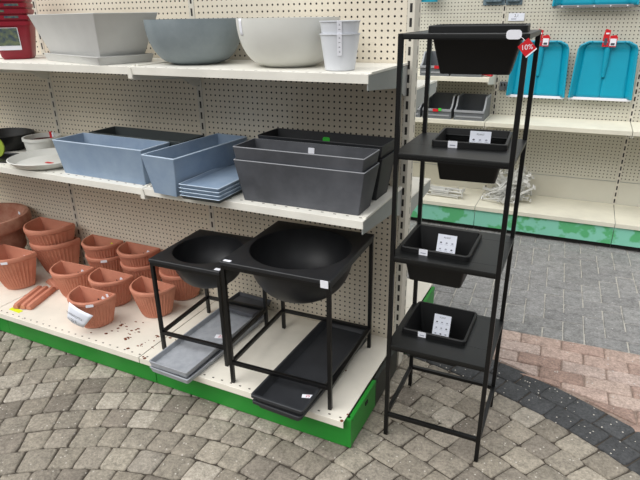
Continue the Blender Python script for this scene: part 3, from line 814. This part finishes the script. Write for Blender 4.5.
def rack_pot(label, k, sheet, tags):
    x_, y_, a, zz = pots[k]
    t_ = thing('hanging_planter', label, 'planter', (x_, y_, zz + LIP + .0006 - PH), a)
    dL = .042 if k == 3 else 0
    planter(PL - .008 + dL, PW - .008, Pl + dL * .5, Pw, PH, .004, 'pot_black', r=.01, rb_=.012, lipz=LIP, lipw=.010).build('pot_body', 'pot_black', t_, smooth=30)
    if sheet:
        w_, h_, cx_, tilt = sheet
        cy_ = -.005 + .0; top = PH + .012
        mw = frame((cx_, .02 - tilt * .5 * h_, top - h_ / 2 * math.cos(tilt)), (1, 0, 0), (0, math.sin(tilt), math.cos(tilt)))
        s_ = sticker('info_sheet', mw, w_, h_, 'paper_white', t_, .0008, .001)
        text('PLANT', w_ * .12, 'ink', s_, mw @ Matrix.Translation((0, h_ * .40, .001)))
        ic = MB()
        for r_ in range(4):
            for c_ in range(3):
                cx2, cy2 = (c_ - 1) * w_ * .30, h_ * (.24 - r_ * .20)
                ic.loft([circ(w_ * .06, .0009, 8, cx2, cy2, w_ * .045), circ(w_ * .05, .0013, 8, cx2, cy2, w_ * .04)], 'ink' if (r_ + c_) % 3 == 0 else 'ink_light', True, True)
                ic.box(cx2 - w_ * .09, cx2 + w_ * .09, cy2 - w_ * .10, cy2 - w_ * .085, .0009, .0012, 'ink_light')
        io = ic.build('icons', None, s_, smooth=0); io.data.transform(mw)
    for (tx, w2, h2) in tags:
        s_ = sticker('price_tag', frame((tx, -PW / 2 - .0025, PH - .011), (1, 0, 0), (0, -.06, 1)), w2, h2, 'label_white', t_, .001, .002)
        MB().box(-w2 * .3, w2 * .3, -.0015, .0015, .0013, .0016, 'ink_light').build('print', 'ink_light', s_, smooth=0).data.transform(frame((tx, -PW / 2 - .0025, PH - .011), (1, 0, 0), (0, -.06, 1)))
    return t_
rack_pot('black tapered planter on the lowest rack shelf, info sheet inside', 0, (.066, .115, .005, .35), [(-.040, .030, .028)])
rack_pot('black tapered planter in the rack on the second shelf from below, info sheet inside', 1, (.068, .115, .015, .35), [(-.035, .030, .028)])
rack_pot('black tapered planter on the rack shelf just below the top, info sheet inside', 2, (.070, .115, .022, .35), [(-.050, .030, .028)])
tp = rack_pot('black tapered planter in the very top of the rack, red discount tag at corner', 3, None, [])
# white label and red discount tag on the top planter
def tl(X):   # a world point in the top planter's own frame
    d = Vector(X) - tp.location; a = -math.radians(pots[3][2])
    return (d.x * math.cos(a) - d.y * math.sin(a), d.x * math.sin(a) + d.y * math.cos(a), d.z)
mw = frame(tl((.431, -.4575, 1.4905)), (1, 0, 0), (0, -.06, 1)); sticker('white_label', mw, .040, .024, 'label_white', tp, .002, .009)
mw = frame(tl((.469, -.470, 1.4590)), (.72, .12, .66), (-.68, -.1, .72))
rt = sticker('discount_tag', mw, .034, .034, 'tag_red', tp, .0012, .001)
rt['label'] = 'red diamond tag with white percentage'
text('10%', .0185, 'label_white', rt, mw @ Matrix.Rotation(-.62, 4, 'Z') @ Matrix.Translation((0, 0, .0014)))
ed = MB().box(-.017, .017, -.0205, -.017, 0, .0013, 'label_white'); ed = ed.build('tag_edge', 'label_white', rt, smooth=0); ed.data.transform(mw)
MB().tube([tl((.446, -.458, 1.487)), tl((.456, -.464, 1.481)), tl((.464, -.469, 1.474))], .0006, 'label_white').build('string', 'label_white', tp)

# ---------------------------------------------------------------- storage bins
def bin_(label, x, y, z, group):
    t_ = thing('storage_bin', label, 'bin', fw(x, y, z), GA, group)
    w_, d_, h = .215, .27, .155; t = .004; b = MB()
    side = [(-d_, 0), (0, 0), (0, h), (-d_ * .66, h), (-d_ * .84, h * .55), (-d_, h * .42)]
    for s_ in (-1, 1):
        xx = s_ * (w_ / 2 - t / 2); b.prism(side, 'x', xx - t / 2, xx + t / 2)
    b.box(-w_ / 2 + t, w_ / 2 - t, -d_, 0, 0, t).box(-w_ / 2 + t, w_ / 2 - t, -t, 0, t, h).box(-w_ / 2 + t, w_ / 2 - t, -d_, -d_ + t, t, h * .42)
    b.build('bin_body', 'bin_grey', t_, smooth=0)
    r_ = MB()
    for s_ in (-1, 1):
        xx = s_ * (w_ / 2 - .005)
        pts = [(-d_ - .003, h * .42), (-d_ * .84, h * .55), (-d_ * .66, h), (0, h)]
        for p, q in zip(pts, pts[1:]): r_.bar((xx, p[0], p[1]), (xx, q[0], q[1]), .011)
    r_.box(-w_ / 2, w_ / 2, -d_ - .008, -d_ + .004, h * .42 - .010, h * .42 + .006)
    r_.box(-w_ / 2 + .012, w_ / 2 - .012, -d_ - .004, -d_, .02, .030)
    r_.build('rim', 'bin_rim', t_, smooth=0)
    return t_
bin_('grey open-front storage bin on the lower far shelf, right one', -.125, -.085, ZS2 + E1, 'grey open-front bins')
q1 = bin_('grey storage bin on the lower far shelf with a red and green label', -.362, -.085, ZS2 + E1, 'grey open-front bins')
bin_('grey open-front storage bin on the lower far shelf, leftmost and mostly hidden', -.598, -.085, ZS2 + E1, 'grey open-front bins')
q2 = bin_('grey open-front storage bin on the upper far shelf with a pink label, left one', -.400, -.085, 1.117 + E1, 'grey open-front bins')
bin_('grey open-front storage bin on the upper far shelf, right one behind the top planter', -.172, -.085, 1.117 + E1, 'grey open-front bins')
for q, dx in ((q1, .0), (q2, .03)):
    m_ = MB().box(dx - .03, dx + .012, -.2810, -.2790, .052, .072, 'tag_red')
    if q is q1: m_.box(dx + .013, dx + .035, -.2810, -.2790, .058, .078, 'label_green')
    m_.build('bin_label', None, q, smooth=0)
# red clamp lying on the upper far shelf
cl = thing('spring_clamp', 'small red plastic clamp lying on the upper far shelf by the bins', 'clamp', fw(-.045, -.30, 1.117 + E1), GA)
for s_ in (-1, 1):
    j_ = MB(); j_.tube([(-.05, s_ * .024, .012), (-.015, s_ * .010, .020), (.02, s_ * .006, .014), (.05, s_ * .018, .010)], .009, 'tag_red', 8); j_.build('jaw', 'tag_red', cl)
MB().tube([(0, -.014, .026), (0, .014, .026)], .010, 'tag_red', 10).build('pivot', 'tag_red', cl)

# ---------------------------------------------------------------- snow shovels
def shovel(label, x, z, W0, W1, H, edge='label_white', tags=True, metal=False):
    t_ = thing('snow_shovel', label, 'snow shovel', fw(x, 0, z), GA, 'turquoise snow shovels')
    nx, nz = 32, 16
    def outline(f):   # half width at height fraction f, rounded shoulders
        w_ = W0 + (W1 - W0) * f
        if f > .86: k = (f - .86) / .14; w_ -= .055 * (1 - math.sqrt(max(0, 1 - k * k)))
        return w_
    rows_ = []
    for k in range(nz + 1):
        f = k / nz; hw = outline(f); row = []
        for i in range(nx + 1):
            g_ = -1 + 2 * i / nx; x_ = g_ * hw
            edge_ = max(0, (abs(g_) - .86) / .14)
            top_ = max(0, (f - .90) / .10)
            y_ = -.030 - .030 * (1 - f) - .030 * max(edge_, top_) ** 1.0
            rr_ = abs((g_ * 2.5) % 1 - .5); 
            if abs(g_) < .84 and rr_ > .44: y_ += .010
            row.append((x_, y_, H * f))
        rows_.append(row)
    b = MB(); b.loft(rows_, 'teal_plastic', closed=False); o = b.build('blade', 'teal_plastic', t_, smooth=40)
    m_ = o.modifiers.new('s', 'SOLIDIFY'); m_.thickness = .004; m_.offset = 1
    path = [rows_[k][0] for k in range(nz + 1)] + rows_[nz][1:-1] + [rows_[k][-1] for k in range(nz, -1, -1)]
    MB().tube([(p[0], p[1] - .002, p[2]) for p in path], .0075, 'teal_plastic', 8).build('rolled_edge', 'teal_plastic', t_)
    # handle socket
    sk = MB(); sk.loft([circ(.012, H * .38, 16, 0, -.052), circ(.019, H * .60, 16, 0, -.050), circ(.023, H * 1.02, 16, 0, -.040), circ(.017, H * 1.02, 16, 0, -.040)], 'teal_plastic', True, True)
    sk.build('handle_socket', 'teal_plastic', t_)
    eb = MB().box(-W0 - .004, W0 + .004, -.070, -.058, -.014, .004)
    eb.build('wear_strip', 'aluminium' if metal else edge, t_, smooth=0, bevel=.001)
    if metal:
        rv = MB()
        for k in range(5): rv.loft([[(p[0] - .2 + .1 * k, -.0702, p[1] - .004) for p in circ(.005, 0, 8)], [(p[0] - .2 + .1 * k, -.073, p[1] - .004) for p in circ(.005, 0, 8)]], 'label_white', True, True)
        rv.build('rivets', 'label_white', t_, smooth=0)
    if tags:
        g_ = MB(); y_ = -.066
        P = [(-.040, -.010), (-.001, -.010), (-.001, .060), (.002, .095), (-.030, .105), (-.040, .06)]
        g_.prism([(p[0], H + p[1] - .02) for p in P], 'y', y_ - .002, y_, 'tag_red')
        g_.prism([(p[0], H + p[1] - .02) for p in [(.002, -.012), (.045, -.012), (.050, .05), (.040, .065), (.002, .060)]], 'y', y_ - .004, y_ - .002, 'tag_red')
        g_.box(.006, .044, y_ - .006, y_ - .004, H - .025, H + .022, 'label_white')
        g_.box(-.030, -.012, y_ - .0035, y_ - .002, H - .02, H + .025, 'ink')
        g_.box(.012, .036, y_ - .0075, y_ - .006, H - .020, H - .006, 'ink')
        g_.box(-.026, -.006, y_ - .0035, y_ - .002, H + .05, H + .06, 'label_white')
        g_.build('hang_tag', None, t_, smooth=0)
    return t_
shovel('turquoise snow shovel blade with a white edge, hanging behind the rack posts', .290, .966, .196, .178, .378)
shovel('turquoise snow shovel blade with a white edge, hanging clear to the right of the rack', .718, .968, .196, .178, .375)
shovel('turquoise snow shovel with a riveted metal edge, hanging above the others at the top right', .590, 1.575, .258, .235, .36, metal=True, tags=False)
shovel('turquoise snow shovel hung high above the top planter, only its lower edge in view', -.545, 1.635, .060, .055, .30, edge='teal_plastic', tags=False)
# packs, price cards, hooks on the far pegboard
def pack(label, x, z, w_, h_):
    t_ = thing('blister_pack', label, 'blister pack', fw(x, -.004, z), GA, 'blister packs on the pegboard')
    MB().box(-w_ / 2, w_ / 2, -.003, -.0005, 0, h_).build('card', 'blister', t_, smooth=0)
    MB().loft([rrect(w_ * .8, h_ * .7, .01, 0), rrect(w_ * .7, h_ * .6, .01, .025)], 'blister', True, True).build('bubble', 'blister', t_).data.transform(frame((0, -.003, h_ * .45), (1, 0, 0), (0, 0, 1)))
    return t_
pack('blue-grey blister pack on the far pegboard above the top planter, left of two', -.078, 1.590, .155, .16)
pack('blue-grey blister pack on the far pegboard above the top planter, right of two', .062, 1.590, .115, .16)
pc = thing('price_card', 'white price card on the far pegboard just above the top planter', 'price card', fw(.090, -.0045, 1.508), GA)
MB().box(-.055, .055, -.002, -.0005, -.026, .026).build('card', 'paper_white', pc, smooth=0)
text('2,1', .026, 'ink', pc, frame((0, -.0022, .008), (1, 0, 0), (0, 0, 1))); MB().box(-.035, .0, -.0026, -.002, -.016, -.010).build('print', 'ink_light', pc, smooth=0)
for k, (xx, zz) in enumerate(((.175, 1.40),)):
    o = MB().box(-.018, .018, -.014, -.012, -.03, .03).build('price_card', 'paper_white', smooth=0); o.location = fw(xx, -.045, zz); o.rotation_euler[2] = math.radians(GA)
    tag(o, 'small white tag on the far pegboard between the rack posts', 'price card')
hk = thing('wall_hook', 'small black hook bracket on the far pegboard left of the shovels', 'hook', fw(.052, -.0045, 1.02), GA)
MB().box(-.028, .028, -.014, -.0005, -.03, .035).build('hook_plate', 'bin_grey', hk, smooth=0, bevel=.003)
MB().tube([(-.01, -.014, .012), (-.01, -.05, .010), (-.01, -.058, .028)], .004, 'slot_dark').build('peg', 'slot_dark', hk)
MB().tube([(.012, -.014, .012), (.012, -.05, .010), (.012, -.058, .028)], .004, 'slot_dark').build('peg', 'slot_dark', hk)
# loose display hooks piled on the far deck
hp = MB()
hp.tube([(0, 0, 0), (.24, 0, 0), (.262, 0, .012)], .0034, 'wire_metal', 5)
hp.tube([(0, .012, 0), (.24, .012, 0)], .003, 'wire_metal', 5)
hp.tube([(.24, 0, 0), (.244, .006, 0), (.24, .012, 0)], .003, 'wire_metal', 5)
hp.box(-.004, .0, -.012, .024, -.012, .016, 'wire_metal')
hk0 = hp.build('display_hook', None, smooth=40)
r2 = random.Random(3)
def hplace(o, p, rx, ry, rz, label, group):
    o.location = p; o.rotation_euler = (rx, ry, rz); tag(o, label, 'hook', group); 
for k in range(18):
    o = hk0 if k == 0 else hk0.copy()
    if k: COL.objects.link(o)
    lay = k // 5
    hplace(o, fw(-.12 - .17 * r2.random(), -.335 + .035 * (k % 5) + .01 * r2.random(), ZB2 + .016 + .013 * lay), r2.uniform(-.3, .3), r2.uniform(-.02, .02), PI + r2.uniform(-.12, .04) , 'metal display hook in the neat bundle on the left of the far deck', 'display hooks in the left bundle')
for k in range(80):
    o = hk0.copy(); COL.objects.link(o)
    lay = k / 80
    cx_, cy_ = .20 + r2.gauss(0, .05), -.21 + r2.gauss(0, .055)
    yaw = r2.choice([r2.uniform(3.5, 4.8), r2.uniform(-.9, .6), r2.uniform(2.2, 3.4)])
    zz = ZB2 + .014 + .17 * lay
    pitch = -r2.uniform(.0, .12) if lay < .3 else r2.uniform(.15, .85)
    dx, dy = math.cos(yaw) * .12, math.sin(yaw) * .12
    if pitch > 0: zz += math.sin(pitch) * .12
    hplace(o, fw(cx_ - dx, min(max(cy_ - dy, -.40), -.04), max(zz, ZB2 + .015 + max(0, math.sin(pitch)) * .26)), r2.uniform(-1, 1), pitch, yaw, 'bright metal display hook in the tangled heap on the far deck behind the rack', 'display hooks in the tangled heap')
